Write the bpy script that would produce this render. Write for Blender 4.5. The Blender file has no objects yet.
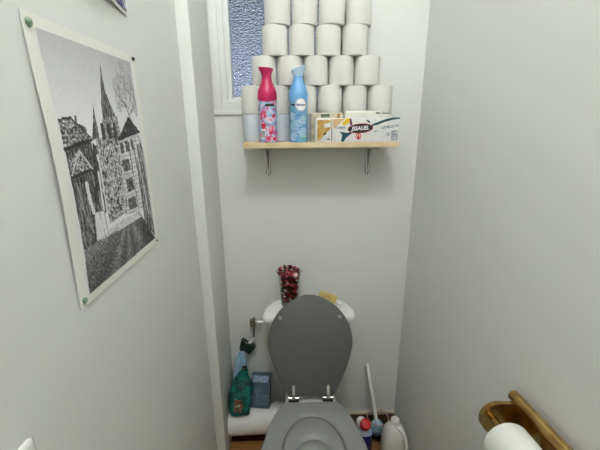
import bpy, bmesh, math, random
import numpy as np
from mathutils import Vector, Matrix
random.seed(7); rng = np.random.default_rng(7)
PI = math.pi
scn = bpy.context.scene
COL = scn.collection
V = Vector

# ------------------------------------------------------------------ materials
def lin(c):
    return tuple((x/12.92 if x <= .04045 else ((x+.055)/1.055)**2.4) for x in c)
def rgb(r, g, b): return lin((r/255, g/255, b/255)) + (1,)
def mat(name, col, rough=.5, metal=0., bump=None, coat=0., spec=.5, mottled=None):
    """bump=(scale,strength,distance); mottled=(scale, colour2, amount)"""
    m = bpy.data.materials.new(name); m.use_nodes = True
    nt = m.node_tree; b = nt.nodes['Principled BSDF']
    b.inputs['Base Color'].default_value = col
    b.inputs['Roughness'].default_value = rough
    b.inputs['Metallic'].default_value = metal
    b.inputs['Coat Weight'].default_value = coat
    b.inputs['Specular IOR Level'].default_value = spec
    if bump or mottled:
        tc = nt.nodes.new('ShaderNodeTexCoord')
    if bump:
        n = nt.nodes.new('ShaderNodeTexNoise'); n.inputs['Scale'].default_value = bump[0]; n.inputs['Detail'].default_value = 3
        nt.links.new(tc.outputs['Object'], n.inputs['Vector'])
        bp = nt.nodes.new('ShaderNodeBump'); bp.inputs['Strength'].default_value = bump[1]; bp.inputs['Distance'].default_value = bump[2]
        nt.links.new(n.outputs['Fac'], bp.inputs['Height']); nt.links.new(bp.outputs['Normal'], b.inputs['Normal'])
    if mottled:
        n = nt.nodes.new('ShaderNodeTexNoise'); n.inputs['Scale'].default_value = mottled[0]; n.inputs['Detail'].default_value = 4
        nt.links.new(tc.outputs['Object'], n.inputs['Vector'])
        mx = nt.nodes.new('ShaderNodeMix'); mx.data_type = 'RGBA'
        mr = nt.nodes.new('ShaderNodeMapRange'); mr.inputs['From Min'].default_value = .38; mr.inputs['From Max'].default_value = .62
        mr.inputs['To Max'].default_value = mottled[2]
        nt.links.new(n.outputs['Fac'], mr.inputs['Value']); nt.links.new(mr.outputs['Result'], mx.inputs['Factor'])
        mx.inputs['A'].default_value = col; mx.inputs['B'].default_value = mottled[1]
        nt.links.new(mx.outputs['Result'], b.inputs['Base Color'])
    return m
def glass(name, col, rough=0., ior=1.45):
    m = mat(name, col, rough); b = m.node_tree.nodes['Principled BSDF']
    b.inputs['Transmission Weight'].default_value = 1; b.inputs['IOR'].default_value = ior
    return m
def ramp_mat(name, stops, tex='noise', scale=20, rough=.4, stretch=(1,1,1), detail=2, feature='F1', constant=True):
    m = mat(name, (1,1,1,1), rough); nt = m.node_tree; b = nt.nodes['Principled BSDF']
    tc = nt.nodes.new('ShaderNodeTexCoord'); mp = nt.nodes.new('ShaderNodeMapping'); mp.inputs['Scale'].default_value = stretch
    nt.links.new(tc.outputs['Object'], mp.inputs['Vector'])
    if tex == 'noise':
        n = nt.nodes.new('ShaderNodeTexNoise'); n.inputs['Detail'].default_value = detail; out = n.outputs['Fac']
    elif tex == 'voronoi':
        n = nt.nodes.new('ShaderNodeTexVoronoi'); n.feature = feature; out = n.outputs['Distance']
    else:
        n = nt.nodes.new('ShaderNodeTexWave'); n.wave_type = 'RINGS'; n.inputs['Distortion'].default_value = 6; n.inputs['Detail'].default_value = 1; out = n.outputs['Fac']
    n.inputs['Scale'].default_value = scale
    nt.links.new(mp.outputs['Vector'], n.inputs['Vector'])
    r = nt.nodes.new('ShaderNodeValToRGB')
    r.color_ramp.interpolation = 'CONSTANT' if constant else 'LINEAR'
    el = r.color_ramp.elements
    while len(el) < len(stops): el.new(.5)
    for e, (p, c) in zip(el, stops): e.position = p; e.color = c
    nt.links.new(out, r.inputs['Fac']); nt.links.new(r.outputs['Color'], b.inputs['Base Color'])
    return m

WALL = mat('wall_paint', rgb(227,229,224), .62, bump=(9,.10,.01))
CEIL = mat('ceiling_paint', rgb(235,235,230), .8)
GLOSS = mat('white_gloss_paint', rgb(232,234,230), .3)
CERAM = mat('white_ceramic', rgb(234,235,231), .10, coat=.4)
SEAT = mat('grey_painted_seat', rgb(136,137,136), .34)
LIDM = mat('shaded_grey_lid', rgb(86,87,84), .38)  # seat's grey taken darker, the shade on the lid's underside put into the colour
CHROME = mat('chrome', rgb(215,215,212), .10, 1)
STEEL = mat('dull_steel', rgb(150,150,146), .35, 1)
DARKM = mat('dark_metal', rgb(60,58,55), .4, .8)
BRASS = mat('antique_brass', rgb(196,164,104), .24, 1, bump=(25,.05,.01), mottled=(28, rgb(150,116,64), .8))
PAPER = mat('tissue_paper', rgb(225,225,217), .9, bump=(260,.35,.002), spec=.1)
WRAP = mat('wrapped_tissue_paper', rgb(204,212,220), .35, bump=(70,.4,.004), spec=.5)
CARD = mat('grey_cardboard', rgb(170,158,140), .9)
PINE = mat('pine_board', rgb(226,206,168), .5, mottled=(14, rgb(206,178,130), .7))
SHEET = mat('poster_paper', rgb(236,237,226), .6)
WPLAST = mat('white_plastic', rgb(232,232,228), .35)
FROSTP = mat('milky_plastic', rgb(226,226,220), .35)
GREEN = mat('green_pin_plastic', rgb(112,138,108), .3)
DKGREEN = mat('dark_green_plastic', rgb(18,44,36), .35)
PINKCAP = mat('magenta_cap_plastic', rgb(186,20,84), .28)
BLUECAP = mat('pale_blue_cap_plastic', rgb(112,172,222), .3)
BLACK = mat('black_ink', rgb(22,20,26), .4)
WINK = mat('white_ink', rgb(245,245,245), .4)
REDINK = mat('red_ink', rgb(200,40,48), .4)
NAVYI = mat('navy_ink', rgb(40,62,110), .4)
TEALI = mat('teal_ink', rgb(22,74,84), .4)
GOLDI = mat('gold_ink', rgb(178,138,58), .4, mottled=(60, rgb(214,182,110), .8))
YELI = mat('yellow_ink', rgb(226,190,40), .4)
GREYI = mat('grey_ink', rgb(132,140,146), .5, mottled=(160, rgb(205,208,210), .9))
CARTON = mat('carton_white', rgb(232,232,226), .35, mottled=(35, rgb(212,216,214), .6))
PACKB = mat('beige_pack_film', rgb(206,196,170), .3, mottled=(45, rgb(150,150,120), .8))
PACKW = mat('white_pack_film', rgb(222,222,208), .3, mottled=(30, rgb(198,202,186), .7))
NAVYP = mat('navy_plastic', rgb(16,30,84), .25)
REDP = mat('red_plastic', rgb(196,22,30), .3)
PALEB = mat('pale_blue_plastic', rgb(130,176,200), .4, mottled=(40, rgb(190,212,220), .8))
CORK = mat('brush_wood', rgb(206,178,112), .6)
BRIST = mat('yellow_bristles', rgb(226,204,130), .8)
RUBBER = mat('black_rubber', rgb(20,20,20), .6)
WATER = glass('water', rgb(225,235,235), 0, 1.33)
VGLASS = glass('vase_glass', rgb(245,250,248), 0, 1.12)
HGLASS = glass('clear_plastic', rgb(235,240,240), .05, 1.12)

def wood_floor():
    m = mat('laminate_floor', rgb(140,92,50), .4); nt = m.node_tree; b = nt.nodes['Principled BSDF']
    tc = nt.nodes.new('ShaderNodeTexCoord'); sp = nt.nodes.new('ShaderNodeSeparateXYZ'); nt.links.new(tc.outputs['Object'], sp.inputs[0])
    mr = nt.nodes.new('ShaderNodeMapRange'); mr.inputs['From Min'].default_value = -.6; mr.inputs['From Max'].default_value = 1.8; nt.links.new(sp.outputs['Y'], mr.inputs['Value'])
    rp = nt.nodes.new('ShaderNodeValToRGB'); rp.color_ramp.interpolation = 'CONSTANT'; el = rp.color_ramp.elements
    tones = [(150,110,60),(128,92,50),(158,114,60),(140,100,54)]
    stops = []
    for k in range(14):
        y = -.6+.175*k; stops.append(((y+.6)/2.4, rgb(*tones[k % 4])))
    stops = [q for q in stops if q[0] < (1.432+.6)/2.4]+[((1.432+.6)/2.4, rgb(66,40,24))]  # last strip, along the back wall, is darkened to paint in the shade there
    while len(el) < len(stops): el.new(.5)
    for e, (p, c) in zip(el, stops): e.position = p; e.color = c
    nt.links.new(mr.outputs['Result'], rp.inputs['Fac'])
    mp = nt.nodes.new('ShaderNodeMapping'); mp.inputs['Scale'].default_value = (4,60,1); nt.links.new(tc.outputs['Object'], mp.inputs['Vector'])
    n = nt.nodes.new('ShaderNodeTexNoise'); n.inputs['Scale'].default_value = 1.; n.inputs['Detail'].default_value = 5; nt.links.new(mp.outputs['Vector'], n.inputs['Vector'])
    mx = nt.nodes.new('ShaderNodeMix'); mx.data_type = 'RGBA'; mx.blend_type = 'OVERLAY'; mx.inputs['Factor'].default_value = .5
    nt.links.new(rp.outputs['Color'], mx.inputs['A']); nt.links.new(n.outputs['Fac'], mx.inputs['B'])
    nt.links.new(mx.outputs['Result'], b.inputs['Base Color']); return m
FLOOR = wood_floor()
def obscured():
    m = glass('obscured_window_glass', rgb(240,243,246), .05, 1.5); nt = m.node_tree; b = nt.nodes['Principled BSDF']
    tc = nt.nodes.new('ShaderNodeTexCoord')
    n = nt.nodes.new('ShaderNodeTexNoise'); n.inputs['Scale'].default_value = 150; n.inputs['Detail'].default_value = 1.5
    nt.links.new(tc.outputs['Object'], n.inputs['Vector'])
    bp = nt.nodes.new('ShaderNodeBump'); bp.inputs['Strength'].default_value = 1; bp.inputs['Distance'].default_value = .007
    nt.links.new(n.outputs['Fac'], bp.inputs['Height']); nt.links.new(bp.outputs['Normal'], b.inputs['Normal']); return m
OBSC = obscured()
def emission(name, col, s):
    m = mat(name, col); b = m.node_tree.nodes['Principled BSDF']
    b.inputs['Emission Color'].default_value = col; b.inputs['Emission Strength'].default_value = s; return m

# ------------------------------------------------------------------ mesh helpers
def NB(): return bmesh.new()
def obj(name, bm, m, parent=None, smooth=True, angle=40):
    bmesh.ops.recalc_face_normals(bm, faces=bm.faces)
    me = bpy.data.meshes.new(name); bm.to_mesh(me); bm.free()
    for x in (m if isinstance(m, (list, tuple)) else [m]): me.materials.append(x)
    if smooth:
        me.polygons.foreach_set('use_smooth', [True]*len(me.polygons))
        me.set_sharp_from_angle(angle=math.radians(angle))
    o = bpy.data.objects.new(name, me); COL.objects.link(o)
    if parent: o.parent = parent
    return o
def tag(o, label, cat, group=None, kind=None):
    o['label'] = label; o['category'] = cat
    if group: o['group'] = group
    if kind: o['kind'] = kind
    return o
def thing(name, loc, label, cat, rot=(0,0,0), group=None):
    o = bpy.data.objects.new(name, None); COL.objects.link(o); o.location = loc; o.rotation_euler = rot
    o.empty_display_size = .05
    return tag(o, label, cat, group)
def struct(name, bm, m, label=None, parent=None, smooth=False):
    o = obj(name, bm, m, parent, smooth)
    if not parent: o['kind'] = 'structure'
    if label: o['label'] = label; o['category'] = name.split('_')[0]
    return o
def mark(bm, old, mi):
    for f in bm.faces:
        if f.index == -1 or f not in old: f.material_index = mi
def box(bm, p0, p1, bevel=0, seg=2, M=None, mi=0):
    old = set(bm.faces)
    c = [(a+b)/2 for a, b in zip(p0, p1)]; s = [abs(b-a) for a, b in zip(p0, p1)]
    r = bmesh.ops.create_cube(bm, size=1, matrix=Matrix.Translation(c) @ Matrix.Diagonal((*s, 1)))
    vs = r['verts']
    if bevel:
        es = list({e for v in vs for e in v.link_edges})
        bmesh.ops.bevel(bm, geom=es, offset=bevel, segments=seg, profile=.6, affect='EDGES')
    if M:
        bmesh.ops.transform(bm, matrix=M, verts=list({v for f in bm.faces if f not in old for v in f.verts}))
    for f in bm.faces:
        if f not in old: f.material_index = mi
    return bm
def frame_of(d):
    d = d.normalized(); a = V((0,0,1)) if abs(d.z) < .9 else V((1,0,0))
    u = d.cross(a).normalized(); return u, d.cross(u).normalized()
def tube(bm, pts, r, seg=16, cap=True, mi=0):
    pts = [V(p) for p in pts]; n = len(pts)
    rs = r if isinstance(r, (list, tuple)) else [r]*n
    rings = []; u = None
    for i, p in enumerate(pts):
        d = (pts[min(i+1, n-1)]-pts[max(i-1, 0)]).normalized()
        if u is None: u, w = frame_of(d)
        else:
            u = (u-d*u.dot(d)).normalized(); w = d.cross(u)
        rings.append([bm.verts.new(p+rs[i]*(math.cos(2*PI*k/seg)*u+math.sin(2*PI*k/seg)*w)) for k in range(seg)])
    for a, b in zip(rings, rings[1:]):
        for k in range(seg):
            bm.faces.new((a[k], a[(k+1) % seg], b[(k+1) % seg], b[k])).material_index = mi
    if cap:
        bm.faces.new(rings[0]).material_index = mi; bm.faces.new(rings[-1][::-1]).material_index = mi
    return bm
def bez(pts, n=8):
    """Catmull-Rom through points"""
    P = [V(p) for p in pts]; P = [2*P[0]-P[1]]+P+[2*P[-1]-P[-2]]; out = []
    for i in range(1, len(P)-2):
        for k in range(n):
            t = k/n; a, b, c, d = P[i-1:i+3]
            out.append(.5*((2*b)+(-a+c)*t+(2*a-5*b+4*c-d)*t*t+(-a+3*b-3*c+d)*t**3))
    out.append(P[-2]); return out
def lathe(bm, prof, c=(0,0,0), seg=32, closed=False, mi=0, sx=1, sy=1):
    """prof: (r,z) list; r==0 ends collapse"""
    c = V(c); rings = []
    for r, z in prof:
        if r < 1e-6: rings.append([bm.verts.new(c+V((0,0,z)))])
        else: rings.append([bm.verts.new(c+V((sx*r*math.cos(2*PI*k/seg), sy*r*math.sin(2*PI*k/seg), z))) for k in range(seg)])
    pr = list(zip(rings, rings[1:]))
    if closed: pr.append((rings[-1], rings[0]))
    for a, b in pr:
        for k in range(seg):
            k2 = (k+1) % seg
            if len(a) == 1 and len(b) == 1: continue
            if len(a) == 1: f = (a[0], b[k2], b[k])
            elif len(b) == 1: f = (a[k], a[k2], b[0])
            else: f = (a[k], a[k2], b[k2], b[k])
            bm.faces.new(f).material_index = mi
    return bm
def loft(bm, rings, cap0=True, cap1=True, mi=0):
    R = [[bm.verts.new(p) for p in r] for r in rings]; n = len(R[0])
    for a, b in zip(R, R[1:]):
        for k in range(n): bm.faces.new((a[k], a[(k+1) % n], b[(k+1) % n], b[k])).material_index = mi
    if cap0: bm.faces.new(R[0][::-1]).material_index = mi
    if cap1: bm.faces.new(R[-1]).material_index = mi
    return bm
def poly(bm, pts, mi=0):
    bm.faces.new([bm.verts.new(p) for p in pts]).material_index = mi; return bm
def slab(bm, pts, n, mi=0):
    """outline extruded by vector n"""
    return loft(bm, [pts, [V(p)+V(n) for p in pts]], mi=mi)
def text_mesh(body, size, M, m, parent, name='lettering', shear=0, bold=0., warp=None, sx=1.):
    cu = bpy.data.curves.new(name, 'FONT'); cu.body = body; cu.size = size; cu.align_x = 'CENTER'; cu.align_y = 'CENTER'
    cu.shear = shear; cu.offset = bold; cu.resolution_u = 4
    t = bpy.data.objects.new('t', cu); COL.objects.link(t)
    dg = bpy.context.evaluated_depsgraph_get()
    me = bpy.data.meshes.new_from_object(t.evaluated_get(dg))
    bpy.data.objects.remove(t)
    for v in me.vertices:
        co = V((v.co.x*sx, v.co.y, v.co.z)); co = M @ co
        v.co = warp(co) if warp else co
    me.name = name; me.materials.clear(); me.materials.append(m)
    o = bpy.data.objects.new(name, me); COL.objects.link(o); o.parent = parent
    return o

# ------------------------------------------------------------------ room
XL, XR, YB, YF, ZC = -.385, .568, 1.60, -.55, 3.34
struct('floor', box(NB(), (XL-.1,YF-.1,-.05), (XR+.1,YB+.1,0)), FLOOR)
struct('ceiling', box(NB(), (XL-.1,YF-.1,ZC), (XR+.1,YB+.1,ZC+.05)), CEIL)
struct('wall_left', box(NB(), (XL-.1,YF-.1,0), (XL,YB+.1,ZC)), WALL)
struct('wall_right', box(NB(), (XR,YF-.1,0), (XR+.1,YB+.1,ZC)), WALL)
WX0, WX1, WZ0, WZ1 = -.335, .20, 1.66, 2.42       # opening for the window
bm = NB()
box(bm, (XL,YB,0), (XR,YB+.1,WZ0)); box(bm, (XL,YB,WZ1), (XR,YB+.1,ZC))
box(bm, (XL,YB,WZ0), (WX0,YB+.1,WZ1)); box(bm, (WX1,YB,WZ0), (XR,YB+.1,WZ1))
struct('wall_back', bm, WALL)
bm = NB(); box(bm, (XL,YF-.1,0), (-.30,YF,ZC)); box(bm, (.50,YF-.1,0), (XR,YF,ZC)); box(bm, (-.30,YF-.1,2.03), (.50,YF,ZC))
struct('wall_front', bm, WALL)
bm = NB(); box(bm, (-.298,YF-.06,.005), (.498,YF-.02,2.028), .003)
for z0, z1 in ((.2,.85), (1.05,1.85)):
    for x0, x1 in ((-.2,.06), (.14,.4)): box(bm, (x0,YF-.025,z0), (x1,YF-.012,z1), .006)
struct('door_1', bm, GLOSS)
# pipe boxing in the back left corner
struct('trim_1', box(NB(), (XL,1.315,0), (-.34,YB,ZC), .004, 3), WALL, smooth=True)
struct('baseboard_back', box(NB(), (-.34,YB-.012,0), (XR,YB,.016), .004), mat('cream_bead', rgb(206,196,170), .5))

# window: frame with moulded steps, sill, obscured pane
bm = NB()
def rect_frame(bm, x0, x1, z0, z1, w, y0, y1, bev=.003):
    box(bm, (x0,y0,z0), (x0+w,y1,z1), bev); box(bm, (x1-w,y0,z0), (x1,y1,z1), bev)
    box(bm, (x0+w,y0,z0), (x1-w,y1,z0+w), bev); box(bm, (x0+w,y0,z1-w), (x1-w,y1,z1), bev)
rect_frame(bm, WX0, WX1, WZ0, WZ1, .034, YB-.008, YB+.07)
rect_frame(bm, WX0+.032, WX1-.032, WZ0+.022, WZ1-.03, .026, YB-.002, YB+.06)
rect_frame(bm, WX0+.056, WX1-.056, WZ0+.034, WZ1-.05, .024, YB+.010, YB+.05, .008)
win = struct('window_1', bm, GLOSS, smooth=True)
obj('sill', box(NB(), (-.338,YB-.011,1.641), (WX1+.02,YB+.0,1.664), .004), GLOSS, win)
obj('pane', box(NB(), (WX0+.075,YB+.028,WZ0+.05), (WX1-.075,YB+.034,WZ1-.07)), OBSC, win, smooth=False)

# ceiling lamp
lamp = thing('ceiling_lamp', (.065,-.06,ZC), 'opal glass globe lamp hanging under the white ceiling', 'lamp')
obj('base', lathe(NB(), [(0,0),(.055,0),(.05,-.018),(.014,-.026),(.014,-.05),(0,-.05)]), GLOSS, lamp)
bm = NB(); bmesh.ops.create_uvsphere(bm, u_segments=24, v_segments=16, radius=.07, matrix=Matrix.Translation((0,0,-.115)))
obj('globe', bm, emission('lit_opal_glass', (.99,.985,1.02,1), 222), lamp)

# light switch on the left wall
sw = thing('light_switch', (XL,.357,1.137), 'white square light switch plate on the left wall, cut off at the bottom', 'light switch')
obj('plate', box(NB(), (0,-.043,-.043), (.010,.043,.043), .008, 4), WPLAST, sw)
obj('rocker', box(NB(), (.009,-.012,-.02), (.015,.012,.02), .003), WPLAST, sw)

# ------------------------------------------------------------------ posters
POLY={
'print':[(0.072, 0.038), (0.924, 0.039), (0.963, 0.965), (0.081, 0.968)],
'roofL':[(0.085, 0.313), (0.181, 0.307), (0.325, 0.383), (0.281, 0.401), (0.085, 0.41)],
'chim':[(0.204, 0.326), (0.214, 0.301), (0.23, 0.301), (0.228, 0.326), (0.289, 0.34), (0.299, 0.359), (0.237, 0.344)],
'wallL':[(0.085, 0.41), (0.313, 0.39), (0.329, 0.486), (0.362, 0.679), (0.22, 0.79), (0.098, 0.791)],
'gable':[(0.195, 0.423), (0.285, 0.499), (0.102, 0.51), (0.102, 0.456)],
'doorW':[(0.237, 0.669), (0.335, 0.679), (0.331, 0.751), (0.221, 0.786)],
'wallL2':[(0.328, 0.398), (0.359, 0.416), (0.341, 0.676), (0.243, 0.666)],
'spire':[(0.543, 0.076), (0.545, 0.134), (0.554, 0.2), (0.588, 0.252), (0.628, 0.298), (0.476, 0.309), (0.486, 0.248), (0.52, 0.155)],
'drum':[(0.465, 0.309), (0.64, 0.298), (0.655, 0.383), (0.606, 0.409), (0.436, 0.402)],
'spireS':[(0.398, 0.256), (0.398, 0.313), (0.407, 0.337), (0.402, 0.385), (0.331, 0.391), (0.372, 0.317)],
'church':[(0.363, 0.384), (0.615, 0.386), (0.573, 0.734), (0.378, 0.747), (0.342, 0.623)],
'roofR':[(0.787, 0.295), (0.923, 0.369), (0.61, 0.4)],
'facR':[(0.608, 0.404), (0.887, 0.376), (0.955, 0.75), (0.753, 0.77), (0.582, 0.746)],
'dkR':[(0.917, 0.42), (0.969, 0.541), (0.968, 0.953), (0.822, 0.846), (0.813, 0.59), (0.846, 0.438)],
'street':[(0.098, 0.791), (0.221, 0.786), (0.502, 0.775), (0.755, 0.764), (0.839, 0.85), (0.963, 0.965), (0.081, 0.968)],
'pave':[(0.24, 0.791), (0.371, 0.764), (0.522, 0.759), (0.738, 0.767), (0.775, 0.796), (0.533, 0.797)],
'w1':[(0.623, 0.414), (0.663, 0.411), (0.668, 0.462), (0.627, 0.465)],
'w2':[(0.691, 0.407), (0.734, 0.404), (0.74, 0.457), (0.696, 0.459)],
'w3':[(0.763, 0.402), (0.801, 0.398), (0.816, 0.451), (0.777, 0.454)],
'w4':[(0.615, 0.492), (0.705, 0.489), (0.724, 0.545), (0.624, 0.55)],
'w5':[(0.63, 0.584), (0.724, 0.58), (0.74, 0.649), (0.637, 0.65)],
'w6':[(0.625, 0.678), (0.728, 0.679), (0.741, 0.74), (0.629, 0.735)],
}
LINES=[
('hl',[(0.209, 0.55), (0.214, 0.602), (0.23, 0.663)],1.3),
('hl2',[(0.335, 0.52), (0.331, 0.674)],0.9),
('trunk',[(0.761, 0.227), (0.814, 0.3), (0.917, 0.42)],1.0),
('br1',[(0.776, 0.254), (0.718, 0.203), (0.715, 0.151)],0.6),
('br2',[(0.787, 0.263), (0.796, 0.176), (0.807, 0.117)],0.6),
('br3',[(0.797, 0.272), (0.873, 0.194), (0.89, 0.118)],0.6),
('br4',[(0.803, 0.29), (0.918, 0.23), (0.914, 0.168)],0.6),
('br5',[(0.726, 0.216), (0.671, 0.197)],0.5),
('edge',[(0.886, 0.378), (0.971, 0.758)],0.8),
('edge2',[(0.608, 0.404), (0.584, 0.742)],0.8),
]

PY0, PY1, PZ0, PZ1 = .563, .931, 1.288, 1.766
def curl(u, v):     # distance of the sheet from the wall
    return .0025+.006*math.sin(PI*min(max(v,0),1))**2*(1-u)**2+.002*math.sin(PI*v)*u**3
def sheet_point(u, v, d=0): return V((XL+curl(u,v)+d, PY0+(PY1-PY0)*u, PZ1-(PZ1-PZ0)*v))
def draw_art(nu, nv):
    u = (np.arange(nu)+.5)/nu; v = (np.arange(nv)+.5)/nv; U, W = np.meshgrid(u, v)
    def blur(a, k):
        for _ in range(k): a = (a+np.roll(a,1,0)+np.roll(a,-1,0)+np.roll(a,1,1)+np.roll(a,-1,1))/5
        return a
    N1 = rng.random((nv,nu)); N3 = blur(rng.random((nv,nu)),3); N3 = (N3-N3.mean())/N3.std(); N2 = blur(rng.random((nv,nu)),1); N2 = (N2-N2.mean())/N2.std(); NV = rng.random((nv,nu))
    for _ in range(5): NV = (NV+np.roll(NV,1,0)+np.roll(NV,-1,0))/3
    NV = (NV-NV.mean())/NV.std(); N9 = blur(rng.random((nv,nu)),25); N9 = (N9-N9.mean())/N9.std()
    def inside(pts):
        r = np.zeros_like(U, bool); j = len(pts)-1
        for i in range(len(pts)):
            xi, yi = pts[i]; xj, yj = pts[j]
            r ^= ((yi > W) != (yj > W)) & (U < (xj-xi)*(W-yi)/((yj-yi) or 1e-9)+xi); j = i
        return r
    def seg(a, b, w):
        asp = (PZ1-PZ0)/(PY1-PY0); ax, ay = a; bx, by = b; dx, dy = bx-ax, (by-ay)*asp
        t = np.clip(((U-ax)*dx+(W-ay)*asp*dy)/(dx*dx+dy*dy+1e-9), 0, 1)
        return np.hypot(U-ax-t*dx, (W-ay)*asp-t*dy) < w
    A = .93-.19*np.clip((.34-W)/.33,0,1)**1.2-.07*np.clip((U-.55)/.4,0,1)*np.clip((.35-W)/.2,0,1)+.008*N2   # etched sky
    def fill(n, tone, amp, k=N3, extra=0):
        m = inside(POLY[n]); A[m] = (tone+amp*k+extra)[m] if np.ndim(extra) else (tone+amp*k)[m]
        return m
    # tree crown
    for cx, cy, r in ((.80,.15,.10),(.72,.18,.07),(.88,.17,.07),(.80,.09,.05),(.70,.235,.05),(.90,.25,.06)):
        m = (np.hypot((U-cx), (W-cy)*1.29) < r*(1+.2*N9)) & (N2 > -.1); A[m] = (.54+.12*N2)[m]
    fill('church', .62, .20, .8*N2+.4*NV, .10*np.sin(W*150+N3)); fill('drum', .52, .2, N2); fill('spire', .36, .14, NV); fill('spireS', .36, .12)
    for du in (-.10, -.03, .04):
        A[inside([(.55+du-.014,.325),(.55+du+.02,.325),(.55+du+.02,.395),(.55+du-.014,.395)])] = .22
    rows = np.sin(W*380+N3*1.2)
    fill('roofL', .46, .20, N2, .16*rows); fill('chim', .33, .1)
    fill('wallL', .32, .16, .6*NV+.5*N2, .08*np.sin(U*260)); fill('wallL2', .24, .08, N2); fill('gable', .52, .22, N2, .12*np.sin((U+W)*220))
    fill('facR', .82, .08, N2, .08*np.sin(W*300))
    fill('dkR', .46, .12, NV, .18*np.sin(U*150+N9))
    fill('roofR', .22, .08)
    for k in ('w1','w2','w3','w4','w5','w6'): fill(k, .34, .16, N2)
    for k, vv in ((0,.475),(1,.565),(2,.66)): A[seg((.60,vv+.008),(.80-.02*k,vv),.006)] = .78
    ang = np.arctan2(W-.735, U-.60+.35*(W-.735)); lanes = np.sin(ang*9+.6)
    cob = np.sin(np.hypot((U-.75)*1.2, (W-.74))*260)*np.sin(ang*70)
    fill('street', .44, .07, N2, .09*lanes+.07*cob-.05*np.clip((W-.80)/.15,0,1))
    fill('pave', .84, .04); fill('doorW', .90, .02)
    for a, b, w_, t_ in (((.085,.412),(.326,.391),.008,.14),((.085,.313),(.181,.307),.004,.2),((.181,.307),(.325,.383),.005,.2),((.102,.512),(.285,.500),.008,.14),((.195,.423),(.285,.499),.005,.85),((.195,.423),(.102,.505),.005,.8),((.356,.45),(.366,.70),.009,.86),((.61,.402),(.923,.371),.006,.14),((.12,.60),(.20,.74),.006,.6),((.15,.53),(.16,.78),.006,.5),((.12,.53),(.12,.78),.004,.5),((.74,.42),(.75,.75),.005,.35),((.80,.41),(.84,.76),.006,.4),((.84,.45),(.90,.80),.007,.82),((.93,.50),(.955,.85),.006,.7)): A[seg(a, b, w_)] = t_
    A[inside([(.07,.86),(.30,.80),(.44,.78),(.47,.79),(.25,.86),(.08,.92)])] -= .08
    A[inside([(.80,.80),(.9,.85),(.965,.965),(.7,.97)])] -= .12
    for n, pts, w in LINES:
        for a, b in zip(pts, pts[1:]):
            A[seg(a, b, (.011 if n.startswith('hl') else .005)*w)] = .9 if n.startswith('hl') else (.42 if n[0] in 'bt' else .75)
    for k in range(14):      # gable beams, timber and window marks
        a = rng.random(2)*[.25,.26]+[.10,.50]; A[seg(a, a+[.01,.06], .004)] = .62
    for k in range(60):
        a = rng.random(2)*[.24,.33]+[.37,.40]; A[seg(a, a+rng.normal(0,.012,2), .006)] = rng.choice([.15,.78])
    m = ~inside(POLY['print']); A[m] = .928
    return np.clip(A, .06, .94), m
def make_poster():
    t = thing('poster', (0,0,0), 'large black and white town street etching pinned to the left wall', 'poster')
    bm = NB(); n = 20
    f = [[bm.verts.new(sheet_point(i/n, j/n)) for i in range(n+1)] for j in range(n+1)]
    for j in range(n):
        for i in range(n): bm.faces.new((f[j][i], f[j][i+1], f[j+1][i+1], f[j+1][i]))
    bm.normal_update(); bmesh.ops.solidify(bm, geom=bm.faces[:], thickness=.0008)
    obj('sheet', bm, SHEET, t, smooth=False)
    nu, nv = 240, 310; A, m = draw_art(nu, nv)
    us = [.07+.895*i/(nu) for i in range(nu+1)]; vs = [.036+.932*j/nv for j in range(nv+1)]
    verts = [sheet_point(a, b, .0012) for b in vs for a in us]
    faces = [(j*(nu+1)+i, j*(nu+1)+i+1, (j+1)*(nu+1)+i+1, (j+1)*(nu+1)+i) for j in range(nv) for i in range(nu)]
    me = bpy.data.meshes.new('print'); me.from_pydata(verts, [], faces)
    ui = np.clip((np.array(us)*nu).astype(int), 0, nu-1); vi = np.clip((np.array(vs)*nv).astype(int), 0, nv-1)
    G = A[np.ix_(vi, ui)]; lincol = np.where(G <= .04045, G/12.92, ((G+.055)/1.055)**2.4).ravel()
    ca = me.color_attributes.new('ink', 'FLOAT_COLOR', 'POINT')
    c4 = np.stack([lincol*.99, lincol*.985, lincol, np.ones_like(lincol)], 1).astype(np.float32); ca.data.foreach_set('color', c4.ravel())
    me.polygons.foreach_set('use_smooth', [True]*len(me.polygons))
    mm = mat('etching_ink', (1,1,1,1), .6); nt = mm.node_tree; at = nt.nodes.new('ShaderNodeAttribute'); at.attribute_name = 'ink'
    nt.links.new(at.outputs['Color'], nt.nodes['Principled BSDF'].inputs['Base Color']); me.materials.append(mm)
    o = bpy.data.objects.new('print', me); COL.objects.link(o); o.parent = t; o['label'] = 'black ink street drawing'
make_poster()
for u, v, r, mm, lab in ((.032,.030,.0062,GREEN,'green drawing pin in the near top corner of the street etching'),
                     (.972,.018,.0045,DARKM,'dark drawing pin in the far top corner of the street etching'),
                     (.030,.972,.0058,GREEN,'green drawing pin in the near bottom corner of the street etching'),
                     (.972,.980,.0042,GREEN,'small green drawing pin in the far bottom corner of the street etching')):
    bm = lathe(NB(), [(0,0),(r,0),(r*1.05,.0015),(r*.7,.004),(0,.0052)], seg=18)
    bmesh.ops.transform(bm, matrix=Matrix.Rotation(PI/2, 4, 'Y'), verts=bm.verts)
    o = obj('drawing_pin', bm, mm); o.location = sheet_point(u, v, .0016)
    tag(o, lab, 'drawing pin', 'drawing pins holding the etching')
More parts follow.
